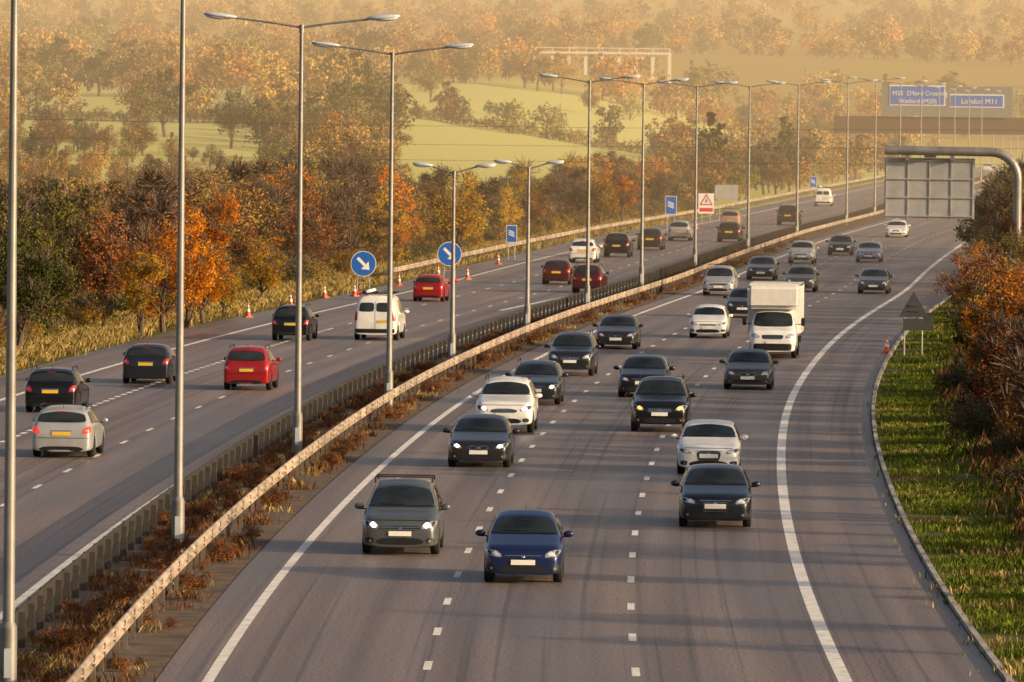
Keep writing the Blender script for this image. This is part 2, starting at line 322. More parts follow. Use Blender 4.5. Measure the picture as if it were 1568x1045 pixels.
def carmesh(kind):
    if kind in CM: return CM[kind]
    sp=S[kind]; Lc,W=sp['L'],sp['W']; v,f,mi,T,ZS=body(sp); mb=MB(); mb.add(v,f,mi,True)
    bvh=BVHTree.FromPolygons(v,f); hw=W/2
    P=lambda *a,**k:patch(mb,bvh,*a,**k)
    tc,tr,tr2,tt,tm=sp['tc'],sp['tr'],sp['tr2'],sp['tt'],sp['tum']
    hr=T(tr)-ZS(tr); wt=hw*.93-tm*hr-.06; wb=hw*.93-tm*(T(tc)-ZS(tc))-.04
    P('F',[(-wb,T(tc)+.03),(wb,T(tc)+.03),(wt,T(tr)-.03),(-wt,T(tr)-.03)],1,16,8,sag=.07,rnd=.1)
    P('F',[(-wb,T(tc)+.005),(wb,T(tc)+.005),(wb,T(tc)+.035),(-wb,T(tc)+.035)],4,16,1,off=.011,rnd=0)
    P('F',[(-.5,T(tc)+.05),(.05,T(tc)+.04),(.05,T(tc)+.055),(-.5,T(tc)+.07)],4,8,1,off=.018,rnd=0)
    P('F',[(-.09,T(tr)-.12),(.09,T(tr)-.12),(.09,T(tr)-.075),(-.09,T(tr)-.075)],4,4,2,off=.012,rnd=.3)
    van=kind=='panel_van'; g_=sp['gr']
    z1=ZS(.08);z3=ZS(.3); zb=sp['zb']; kx=hw/.86
    P('F',[(.44*kx,z1-.03),(hw*.87,z1+.02),(hw*.97,z3+.04),(.52*kx,z3-.0)],6,8,5,rnd=.3,mirror=True)
    P('F',[(.50*kx,z1+.0),(hw*.76,z1+.02),(hw*.76,z3-.0),(.52*kx,z3-.02)],7,6,6,off=.014,rnd=.9,mirror=True)
    P('F',[(hw*.79,z1+.03),(hw*.86,z1+.035),(hw*.9,z3+.02),(hw*.8,z3+.01)],4,3,3,off=.012,rnd=.3,mirror=True)
    gz=z1; lb=zb+.06; pz=gz-.18
    if g_=='big':
        P('F',[(-.28,lb+.12),(.28,lb+.12),(.36,gz+.06),(-.36,gz+.06)],4,10,8,rnd=.2); P('F',[(-.38,gz+.055),(.38,gz+.055),(.38,gz+.07),(-.38,gz+.07)],5,10,1,off=.014,rnd=0)
        for q in np.linspace(lb+.16,gz+.02,6): P('F',[(-.3,q-.004),(.3,q-.004),(.3,q+.004),(-.3,q+.004)],5,8,1,off=.014,rnd=0)
        pz=gz-.13
    elif g_=='low':
        P('F',[(-.42,gz-.02),(.42,gz-.02),(.40,gz+.045),(-.40,gz+.045)],4,10,3,rnd=.3); P('F',[(-.40,gz+.008),(.40,gz+.008),(.40,gz+.02),(-.40,gz+.02)],5,8,1,off=.014,rnd=0)
    elif g_=='twin':
        P('F',[(.03,gz-.08),(.27,gz-.06),(.29,gz+.06),(.03,gz+.06)],5,6,5,off=.008,rnd=.4,mirror=True); P('F',[(.045,gz-.065),(.255,gz-.045),(.275,gz+.045),(.045,gz+.045)],4,6,5,off=.014,rnd=.4,mirror=True)
    elif g_=='slim':
        P('F',[(-.46,gz-.05),(.46,gz-.05),(.48,gz+.05),(-.48,gz+.05)],4,10,4,rnd=.2)
        for q in(-.03,.015): P('F',[(-.46,gz+q-.008),(.46,gz+q-.008),(.46,gz+q+.008),(-.46,gz+q+.008)],5,8,1,off=.014,rnd=0)
    else:
        P('F',[(-.40,gz-.09),(.40,gz-.09),(.42,gz+.06),(-.42,gz+.06)],4,10,4,rnd=.4)
        for q in(-.05,-.01,.03): P('F',[(-.37,gz+q-.008),(.37,gz+q-.008),(.37,gz+q+.008),(-.37,gz+q+.008)],5,8,1,off=.014,rnd=0)
    P('F',[(-.05,gz-.03),(.05,gz-.03),(.05,gz+.03),(-.05,gz+.03)],5,6,6,off=.02,rnd=1)
    P('F',[(-.58,lb-.01),(.58,lb-.01),(.5,lb+.15),(-.5,lb+.15)],4,10,3,rnd=.3)
    P('F',[(.61,lb+.02),(.80,lb+.04),(.78,lb+.16),(.58,lb+.14)],4,4,3,rnd=.3,mirror=True)
    P('F',[(.64,lb+.045),(.71,lb+.045),(.71,lb+.105),(.64,lb+.105)],6,4,4,off=.014,rnd=1,mirror=True)
    P('F',[(-hw*.84,zb-.01),(hw*.84,zb-.01),(hw*.82,zb+.035),(-hw*.82,zb+.035)],4,12,1,rnd=0)
    P('F',[(-.26,pz),(.26,pz),(.26,pz+.11),(-.26,pz+.11)],9,6,1,off=.024,rnd=0)
    P('F',[(-.66,z3+.035),(.66,z3+.035),(.66,z3+.05),(-.66,z3+.05)],4,12,1,off=.004,rnd=0)
    # rear
    wr=hw*.93-tm*(T(tr2)-ZS(tr2))-.08; wrb=min(wr+.14,hw*.8)
    if van:
        P('B',[(-.72,1.25),(-.05,1.25),(-.05,1.65),(-.66,1.65)],1,6,4); P('B',[(.05,1.25),(.72,1.25),(.66,1.65),(.05,1.65)],1,6,4)
        P('B',[(-.008,.5),(.008,.5),(.008,1.9),(-.008,1.9)],4,1,6,rnd=0)
        P('B',[(.78,.85),(.9,.85),(.88,1.25),(.78,1.25)],8,3,5,mirror=True)
        P('B',[(-.85,.33),(.85,.33),(.85,.5),(-.85,.5)],4,8,2,off=.03,rnd=0); P('B',[(-.6,.78),(-.1,.78),(-.1,.89),(-.6,.89)],10,4,1,off=.02,rnd=0)
    else:
        P('B',[(-wrb,T(tt)+.02),(wrb,T(tt)+.02),(wr,T(tr2)-.04),(-wr,T(tr2)-.04)],1,14,7,sag=.05,rnd=.15)
        bz=ZS(tt); P('B',[(.56*kx,bz-.20),(hw*.93,bz-.17),(hw*.95,bz+.04),(.64*kx,bz+.0)],8,8,5,rnd=.3,mirror=True)
        P('B',[(.66*kx,bz-.12),(hw*.88,bz-.11),(hw*.88,bz-.07),(.67*kx,bz-.07)],6,4,2,off=.014,rnd=.3,mirror=True)
        P('B',[(-.27,bz-.24),(.27,bz-.24),(.27,bz-.13),(-.27,bz-.13)],10,6,1,off=.02,rnd=0)
        P('B',[(-.3,bz-.115),(.3,bz-.115),(.3,bz-.095),(-.3,bz-.095)],5,6,1,off=.02,rnd=0)
        P('B',[(-hw*.86,bz-.315),(hw*.86,bz-.315),(hw*.86,bz-.30),(-hw*.86,bz-.30)],4,12,1,off=.006,rnd=0)
        P('B',[(-.66,zb+.0),(.66,zb+.0),(.60,zb+.15),(-.60,zb+.15)],4,10,3,rnd=.3)
        P('B',[(-wr*.2,T(tr2)-.035),(wr*.2,T(tr2)-.035),(wr*.2,T(tr2)-.02),(-wr*.2,T(tr2)-.02)],8,4,1,off=.015,rnd=0)
        P('B',[(-.35,T(tt)+.035),(.2,T(tt)+.06),(.2,T(tt)+.075),(-.35,T(tt)+.05)],4,6,1,off=.018,rnd=0)
    h2=Lc/2; tb=(tr+tr2)/2-.15
    def sw(a0,a1,b0,b1):
        zt0=ZS(b0)+.80*(T(b0)-ZS(b0))-.02; zt1=ZS(b1)+.80*(T(b1)-ZS(b1))-.02
        P('R',[(a0-h2,ZS(a0)+.06),(a1-h2,ZS(a1)+.06),(b1-h2,zt1),(b0-h2,zt0)],1,8,5,rnd=.12,mirror=True)
    sw(tc+.4,tb,tr+.12,tb)
    if not van:
        te=tr2-.42 if kind!='saloon_car' else tr2-.0
        sw(tb+.08,te,tb+.08,te-.12)
        if kind!='saloon_car': sw(te+.06,tt-.28,te-.04,tr2-.12)
    for yy_ in (tc+.2,tb+.04,tb+.9):
        P('R',[(yy_-h2-.005,zb+.12),(yy_-h2+.005,zb+.12),(yy_-h2+.005,ZS(yy_)),(yy_-h2-.005,ZS(yy_))],4,1,6,off=.004,rnd=0,mirror=True)
    for yy_ in (tb-.14,tb+.75):
        P('R',[(yy_-h2-.08,ZS(yy_)-.1),(yy_-h2+.08,ZS(yy_)-.1),(yy_-h2+.08,ZS(yy_)-.075),(yy_-h2-.08,ZS(yy_)-.075)],5,4,1,off=.02,rnd=0,mirror=True)
    for s_ in(-1,1):
        for w0 in sp['wh']: wheel(mb,s_*(hw-.115),w0-h2,sp['r'],s_)
        mx_=tc+.42; mb.ball((s_*(hw+.10),mx_-h2,ZS(mx_)+.12),(.115,.07,.075),0,6); mb.box((s_*(hw-.01),mx_-h2+.02,ZS(mx_)+.06),(.16,.05,.03),4)
        if sp.get('rails'):
            xr=s_*(hw*.93-tm*hr-.03); zr=T(2.8)+.035
            mb.path([Vector((xr,tr+.25-h2,zr-.1)),Vector((xr,tr+.4-h2,zr)),Vector((xr,tr2-.25-h2,zr)),Vector((xr,tr2-.1-h2,zr-.1))],.018,6,4)
    mb.tube((.0,tr2-.25-h2,T(tr2-.25)-.02),(.0,tr2-.1-h2,T(tr2-.25)+.16),.008,.004,5,4)
    if van:
        for x_ in(-.45,-.1): mb.tube((x_,-1.2,2.12),(x_,2.2,2.12),.03,.03,8,5)
        for q in range(9): mb.tube((-.45,-1.1+q*.4,2.12),(-.1,-1.1+q*.4,2.12),.018,.018,6,5)
        for y_ in(-.9,.5,1.9): mb.box((0,y_,2.05),(1.5,.05,.05),4)
        mb.tube((.35,-1,2.14),(.35,2.3,2.14),.07,.07,10,9); mb.tube((.55,-1,2.12),(.55,2.1,2.12),.05,.05,10,4)
    if kind=='mpv_car':
        for y_ in(-.1,.75): mb.box((0,y_,T(2.4)+.06),(1.32,.05,.03),4)
    me=mb.mesh(kind,[blackp]+PM[1:]); CM[kind]=me; return me
def place(kind,px,py,col,away=False,lit=False,ind=False,sc=1.0,brake=False):
    g=G(px,py); me=carmesh(kind); Lc=S[kind]['L']*sc; yc=g.y+Lc/2-.35; yw=yaw(yc)
    o=bpy.data.objects.new(S[kind].get('name',kind),me); COL.objects.link(o)
    o.location=(g.x+slope(g.y)*(Lc/2-.35),yc,0); o.rotation_euler=(0,0,yw+(math.pi if away else 0)); o.scale=(sc,)*3
    o.material_slots[0].link='OBJECT'; o.material_slots[0].material=paintmat(col)
    if lit: o.material_slots[7].link='OBJECT'; o.material_slots[7].material=amber if ind else lampon
    if brake: o.material_slots[8].link='OBJECT'; o.material_slots[8].material=tailon
    return o
BLK=(.007,.007,.008);NAVY=(.008,.02,.09);GRY=(.095,.105,.11);WHT=(.82,.81,.79);SIL=(.42,.43,.44);DKG=(.03,.03,.032);RED=(.38,.012,.012);DBL=(.01,.013,.022);BRN=(.05,.035,.028);DRED=(.1,.01,.012)
place('hatchback_car',801,893,NAVY)
place('mpv_car',613,850,GRY,lit=True)
place('hatch_b',1095,808,DBL)
place('hatch_b',1085,727,WHT)
place('saloon_car',733,716,(.025,.021,.022),lit=True)
place('suv_car',772,663,WHT,lit=True)
place('suv_car',1010,662,BLK,lit=True,ind=True)
place('estate_car',818,620,DKG,lit=True)
place('hatch_b',984,609,(.009,.009,.01))
place('suv_car',873,576,(.02,.019,.021),sc=.97)
place('saloon_car',943,535,(.03,.022,.018))
place('saloon_car',1145,597,(.06,.054,.048))
place('hatchback_car',1084,518,WHT)
place('mpv_car',1100,453,SIL)
place('hatchback_car',1137,487,DKG)
place('saloon_car',1165,429,DKG)
place('estate_car',1225,447,(.08,.078,.078))
place('hatchback_car',1227,404,SIL,sc=1.05)
place('saloon_car',1286,391,BLK)
place('saloon_car',1330,402,(.3,.33,.4))
place('saloon_car',1337,450,(.07,.07,.074))
place('saloon_car',1372,364,WHT)
place('hatchback_car',1512,264,WHT,sc=1.1)
A=True
place('estate_car',78,632,BLK,A); place('estate_car',95,701,SIL,A,brake=True); place('hatch_b',224,588,(.015,.018,.028),A)
place('suv_car',378,598,RED,A,sc=.93); place('suv_car',445,522,BLK,A,sc=.92); place('panel_van',575,521,WHT,A)
place('hatchback_car',656,462,RED,A,sc=.97); place('hatchback_car',852,436,DRED,A,sc=1.0); place('suv_car',899,449,DRED,A,sc=.95)
place('hatchback_car',892,403,WHT,A,sc=1.1); place('suv_car',944,394,BLK,A,sc=1.0); place('hatchback_car',995,383,BRN,A,sc=1.1)
place('mpv_car',1040,369,SIL,A); place('hatchback_car',1116,371,BRN,A,sc=1.1); place('mpv_car',1118,350,(.45,.3,.24),A,brake=True)
place('suv_car',1206,345,DKG,A,sc=1.1); place('panel_van',1260,316,WHT,A,sc=1.0)
def box_truck(px,py):
    sp=dict(L=2.6,W=2.0,top=[(0,.75),(.05,1.0),(.3,1.15),(.6,1.25),(.7,1.29),(1.25,1.92),(1.6,2.05),(2.5,2.05),(2.6,1.9)],zs=[(0,.62),(.1,.88),(.7,1.1),(2.6,1.12)],tc=.7,tr=1.25,tr2=2.4,tt=2.5,wh=(.85,9),r=.36,zb=.28,tum=.12)
    v,f,mi,T,ZS=body(sp); mb=MB(); mb.add([p+Vector((0,-1.7,0)) for p in v],f,mi,True)
    v2=[p+Vector((0,-1.7,0)) for p in v]; bvh=BVHTree.FromPolygons(v2,f); P=lambda *a,**k:patch(mb,bvh,*a,**k)
    P('F',[(-.84,1.3),(.84,1.3),(.74,1.9),(-.74,1.9)],1,14,8,sag=.03); P('F',[(-.5,1.33),(.1,1.32),(.1,1.335),(-.5,1.35)],4,6,1,off=.02,rnd=0)
    P('F',[(.5,.84),(.86,.87),(.92,1.04),(.6,1.0)],6,6,4,rnd=.4,mirror=True); P('F',[(.58,.88),(.76,.88),(.76,.98),(.6,.98)],7,6,6,off=.014,rnd=.9,mirror=True)
    P('F',[(-.42,.8),(.42,.8),(.46,.98),(-.46,.98)],4,8,4); 
    for q in(.84,.89,.94): P('F',[(-.4,q-.006),(.4,q-.006),(.4,q+.006),(-.4,q+.006)],5,6,1,off=.014,rnd=0)
    P('F',[(-.95,.33),(.95,.33),(.93,.62),(-.93,.62)],4,12,3,off=.012,rnd=.1); P('F',[(-.27,.62),(.27,.62),(.27,.73),(-.27,.73)],9,4,1,off=.03,rnd=0)
    P('R',[(-1.9,1.2),(-1.0,1.2),(-1.0,1.8),(-1.5,1.8)],1,6,4,mirror=True)
    mb.box((0,1.3,2.0),(2.22,4.2,2.1),11,.06); mb.box((0,-1.35,2.52),(2.21,1.3,1.0),11,.16)
    for z_ in(.99,3.02): 
        for s_ in(-1,1): mb.box((s_*1.115,1.3,z_),(.03,4.2,.06),5)
    mb.box((0,1.0,.72),(.9,4.6,.22),4); mb.box((0,3.3,.6),(2.0,.1,.2),4)
    for s_ in(-1,1):
        wheel(mb,s_*.87,-2.15,.36,s_); wheel(mb,s_*.85,2.1,.36,s_); mb.box((s_*1.22,-1.75,1.5),(.16,.1,.34),4,.03); mb.tube((s_*.95,-1.6,1.4),(s_*1.2,-1.72,1.4),.02,.02,6,4)
        mb.box((s_*.9,2.1,.78),(.3,.9,.04),4)
    g=G(px,py); me=mb.mesh('box_truck',[paintmat(WHT)]+PM[1:]); o=bpy.data.objects.new('box_truck',me); o.location=(g.x+.15,g.y+2.7,0); o.rotation_euler=(0,0,yaw(g.y)); COL.objects.link(o)
box_truck(1184,549)
# ------------------------------------------------------------------ lamps
polem=mat('galvanised_steel',(.26,.25,.24),.45,metal=.4,var=.25,scale=1.2); headm=mat('lamp_head',(.5,.55,.6),.3,var=.08); bowl=mat('lamp_bowl',(.75,.8,.85),.2,var=.05)
def lamp(base,hgt,arm):
    mb=MB(); mb.tube((0,0,0),(0,0,1.3),.15,.15,12,0); mb.tube((0,0,1.3),(0,0,1.4),.15,.105,12,0); mb.tube((0,0,1.4),(0,0,hgt-.2),.105,.055,12,0)
    mb.box((0,-.152,.7),(.12,.02,.5),1)
    mb.tube((0,0,hgt-.25),(0,0,hgt),.075,.075,10,0)
    hl=.5 if arm>1.6 else .42
    for s in(-1,1):
        e=Vector((s*(arm-hl*1.3),0,hgt+.18)); mb.path([Vector((0,0,hgt-.08)),Vector((s*arm*.3,0,hgt+.04)),e],.032,8,0)
        rot=Matrix.Rotation(-s*.09,3,'Y'); o=len(mb.v)
        mb.ball((0,0,0),(hl,.17,.085),1,8); mb.ball((s*.08,0,-.035),(hl*.72,.14,.085),2,8)
        for i in range(o,len(mb.v)): mb.v[i]=tuple(rot@Vector(mb.v[i])+Vector((s*(arm-hl*.5),0,hgt+.24)))
    o=mb.obj('street_lamp',[polem,headm,bowl],base,yaw(base[1])*.6)
for bx,by,hh,arm in [(12,1078,13.4,2.6),(272,855,13.4,2.6),(455,705,None,2.6),(595,630,None,2.5),(692,563,None,1.45),(807,513,None,1.4),(899,478,None,2.35),(982,445,None,2.35),(1064,412,None,2.4),(1145,386,None,2.4),(1220,365,None,2.4),(1296,346,None,2.4)]:
    g=G(bx,by); tops={455:38,595:80,692:262,807:256,899:124,982:128,1064:132,1145:132,1220:130,1296:127}
    if hh is None: hh=(by-tops[bx])*g.y/F
    lamp(g,hh,arm)
yy_=G(1296,346).y+60
while yy_<1500: lamp(Vector((R(yy_)-14.1,yy_,0)),13.5,2.6); yy_+=62
# ------------------------------------------------------------------ signs
blue=mat('sign_blue',(.015,.12,.5),.45,var=.05); sgnw=mat('sign_white',(.8,.8,.8),.45,var=.03); sgrey=mat('sign_grey',(.38,.38,.38),.55,metal=0,var=.12,scale=1.5); sred=mat('sign_red',(.6,.03,.03),.45,var=.05); sdark=mat('sign_back_dark',(.05,.05,.055),.6); sblk=mat('sign_black',(.01,.01,.01),.5)
def poly(mb,pts,y,m): mb.add([(x,y,z) for x,z in pts],[list(range(len(pts)))],m)
def disc(r,z,n=28): return [(r*math.cos(2*math.pi*i/n),z+r*math.sin(2*math.pi*i/n)) for i in range(n)]
def arrow(ang,z,s):
    P0=[(-.5,-.09),(.12,-.09),(.12,-.32),(.52,0),(.12,.32),(.12,.09),(-.5,.09)]
    return [(s*(x*math.cos(ang)-y*math.sin(ang)),z+s*(x*math.sin(ang)+y*math.cos(ang))) for x,y in P0]
def round_sign(px,py,hc,r):
    mb=MB(); zc=hc; mb.add([(x,0,z) for x,z in disc(r,zc)]+[(x,.03,z) for x,z in disc(r,zc)],[[i,(i+1)%28,28+(i+1)%28,28+i] for i in range(28)]+[[28+i for i in range(28)]],3)
    poly(mb,disc(r,zc),-.001,1); poly(mb,disc(r*.95,zc),-.004,0); poly(mb,arrow(-math.pi/4,zc,r*1.3),-.008,1)
    for s in(-.35,.35): mb.tube((s,.06,0),(s*.8,.05,zc),.025,.025,6,2)
    mb.tube((-.3,.06,zc*.4),(.3,.06,zc*.4),.02,.02,6,2)
    mb.ball((-.3,0,.1),(.3,.18,.1),4,6); mb.ball((.32,0,.1),(.28,.18,.1),4,6)
    mb.obj('keep_right_sign',[blue,sgnw,sgrey,sdark,sred],G(px,py))
round_sign(556,452,1.7,.70); round_sign(688,432,1.65,.72)
def board(px,py,wd,ht,zc,kind):
    mb=MB(); mb.box((0,.02,zc),(wd,.03,ht),2); 
    x,z=wd/2,ht/2
    poly(mb,[(-x+.01,zc-z+.01),(x-.01,zc-z+.01),(x-.01,zc+z-.01),(-x+.01,zc+z-.01)],-.0,1 if kind!='grey' else 2)
    if kind=='blue':
        b=.05; poly(mb,[(-x+b,zc-z+b),(x-b,zc-z+b),(x-b,zc+z-b),(-x+b,zc+z-b)],-.004,0)
        for q in(-.2,.02,.24): poly(mb,[(-x*.55,zc+z*(q+.12)),(x*.5,zc+z*(q-.16)),(x*.5,zc+z*(q-.04)),(-x*.55,zc+z*(q+.24))],-.008,1)
    for s in(-x*.6,x*.6): mb.tube((s,.07,0),(s,.07,zc+z*.8),.035,.035,6,2)
    mb.obj('traffic_sign',[blue,sgnw,sgrey],G(px,py))
board(783,398,.75,1.2,1.75,'blue'); board(1027,352,1.0,1.6,2.1,'blue'); board(1245,300,.9,1.4,1.7,'blue'); board(1112,338,2.2,1.3,2.7,'grey')
def tri_sign(px,py,sz,zc,back=False):
    mb=MB(); t=lambda s,z0:[(-s/2,z0-s*.29),(s/2,z0-s*.29),(0,z0+s*.58)]
    if back:
        mb.add([(x,0,z) for x,z in t(sz,zc)]+[(x,.03,z) for x,z in t(sz,zc)],[[0,1,2],[5,4,3],[0,3,4,1],[1,4,5,2],[2,5,3,0]],3)
        mb.box((0,.0,zc-sz*.29-.32),(sz*.7,.03,.5),3); mb.box((.62,.1,zc-.55),(.45,.03,.75),3)
        for q in(-.12,.12): mb.box((0,-.02,zc+q),(sz*.35,.03,.05),3)
    else:
        mb.box((0,.01,zc-.15),(sz*1.15,.02,sz*1.5),1)
        poly(mb,t(sz,zc+.05),-.004,4); poly(mb,t(sz*.68,zc+.05),-.008,1)
        poly(mb,[(-.14,zc-.08),(-.06,zc-.08),(.0,zc+.12),(.1,zc-.08),(.16,zc-.08),(.06,zc+.18),(-.04,zc+.22)],-.012,5); poly(mb,disc(.05,zc+.27,10),-.012,5)
        poly(mb,[(-sz*.5,zc-sz*.72),(sz*.5,zc-sz*.72),(sz*.5,zc-sz*.45),(-sz*.5,zc-sz*.45)],-.004,4)
    for s in(-sz*.3,sz*.3): mb.tube((s,.06,0),(s,.06,zc),.035,.035,8,2)
    mb.obj('warning_sign',[blue,sgnw,sgrey,sdark,sred,sblk],G(px,py))
tri_sign(1081,341,1.25,1.9); tri_sign(1398,545,1.25,2.0,True)
cone_o=mat('cone_orange',(.6,.1,.02),.5,var=.1)
cm=MB(); cm.box((0,0,.03),(.42,.42,.06),0)
for z0,z1,m_ in[(.06,.3,0),(.3,.45,1),(.45,.55,0),(.55,.65,1),(.65,.8,0)]:
    rr=lambda z:.16-.15*(z/.8); cm.tube((0,0,z0),(0,0,z1),rr(z0),rr(z1),14,m_)
cmesh=cm.mesh('traffic_cone',[cone_o,sgnw])
for p in[(380,486),(445,470),(497,456),(543,454),(611,438),(671,424),(716,428),(763,405),(1066,350),(1358,541)]:
    o=bpy.data.objects.new('traffic_cone',cmesh); o.location=G(*p); COL.objects.link(o); o.scale=(.9,)*3; o.rotation_euler=(0,0,random.random())
def cantilever():
    yb=442; mb=MB(); ref=G(1556,440); zt=8.0; r=.27
    mb.tube((0,0,0),(0,0,.3),.5,.5,16,0)
    pts=[Vector((0,0,.3)),Vector((0,0,zt-1.6))]
    for i in range(1,9):
        a=math.pi/2*i/8; pts.append(Vector((-1.6+1.6*math.cos(a),0,zt-1.6+1.6*math.sin(a))))
    pts.append(Vector((-7.9,0,zt+.05)))
    mb.path(pts,r,16,0)
    for p in pts[1:-1]: mb.ball(p,(r,r,r),0,8)
    x0,x1,z0,z1=-7.9,-2.55,4.0,7.6
    mb.box(((x0+x1)/2,.35,(z0+z1)/2),(x1-x0,.08,z1-z0),1)
    for q in range(5): mb.box((x0+.1+q*(x1-x0-.2)/4,.29,(z0+z1)/2),(.07,.06,z1-z0),1)
    for q in range(4): mb.box(((x0+x1)/2,.24,z0+.15+q*(z1-z0-.3)/3),(x1-x0,.05,.08),1)
    for q in(.25,.75): mb.box((x0+(x1-x0)*q,.1,z1+.1),(.25,.4,.5),0)
    mb.box((-5.2,0,zt-.25),(.7,.5,.25),2)
    mb.obj('sign_gantry',[polem,sgrey,sdark],ref,yaw(yb))
cantilever()
def gantry():
    y=1150.0; k=y/F; X=lambda px:(px-784)*k; Zp=lambda px,py:H-(py-168-(px-784)*.0115)*k
    e=bpy.data.objects.new('sign_gantry',None); COL.objects.link(e)
    mb=MB(); zb=Zp(1400,192); mb.box((X(1450),y,zb),(X(1640)-X(1285),1.0,2.6),1,.05)
    for px in(1303,1638): 
        for d in(-.5,.5): mb.box((X(px)+d*.9,y,zb/2-1.5),(.35,.5,zb+1.5),0)
        mb.box((X(px),y,.5),(2.5,1.5,1.0),0)
    o=mb.obj('beam',[polem,mat('gantry_brown',(.07,.04,.03),.7)]); o.parent=e
    mb=MB()
    def pan(a,b,c,d,m,dy): 
        xs,xe=X(a),X(b); zc0,zc1=Zp((a+b)/2,d),Zp((a+b)/2,c); mb.box(((xs+xe)/2,y-1.0-dy,(zc0+zc1)/2),(xe-xs,.1,zc1-zc0),m)
    pan(1345,1447,132,178,2,0); pan(1447.5,1545,133,180,2,0)
    pan(1357,1442,131,162,1,.1); pan(1358.5,1440.5,132.5,160.5,0,.15); pan(1449,1532,145,165,1,.1); pan(1450.5,1530.5,146.5,163.5,0,.15)
    o=mb.obj('panels',[blue,sgnw,mat('gantry_board_grey',(.16,.17,.18),.5)]); o.parent=e
    for t,px,py,sz in[("M25  D'ford Crossing",1361,146,1.0),("Watford (M20)",1370,158,1.0),("London M11",1466,159,1.15)]:
        c=bpy.data.curves.new('text','FONT'); c.body=t; c.size=sz*.95; c.extrude=.01; to=bpy.data.objects.new('lettering',c); to.location=(X(px),y-1.25,Zp(px,py)); to.rotation_euler=(math.pi/2,0,0); COL.objects.link(to); to.parent=e; c.materials.append(sgnw)
gantry()
cab=mat('cable_black',(.02,.02,.02),.7); mb=MB()
for z0,yc in[(9.0,520),(7.7,522),(6.6,524)]:
    pp=[Vector((x,yc,z0+ .8*((x/75)**2))) for x in np.linspace(-75,75,21)]; mb.path(pp,.014,4,0)
for x in(-75,75): mb.tube((x,522,-1),(x,522,10.5),.16,.11,8,0)
mb.obj('overhead_cables',[cab])
def viaduct():
    y=1700;k=y/F; x0,x1=(815-784)*k,(1020-784)*k; z=H-(80-168)*k; mb=MB()
    mb.box(((x0+x1)/2,y,z),(x1-x0,3,.5),0)
    for i in range(9):
        x=x0+(x1-x0)*i/8; mb.tube((x,y-1.4,z),(x,y-1.4,z+1.1),.1,.1,6,0); mb.box((x,y,z-3),(.8,1.6,6),0)
    mb.box(((x0+x1)/2,y-1.4,z+1.1),(x1-x0,.15,.18),0); mb.obj('footbridge',[mat('pale_concrete',(.6,.57,.52),.8)])
viaduct()
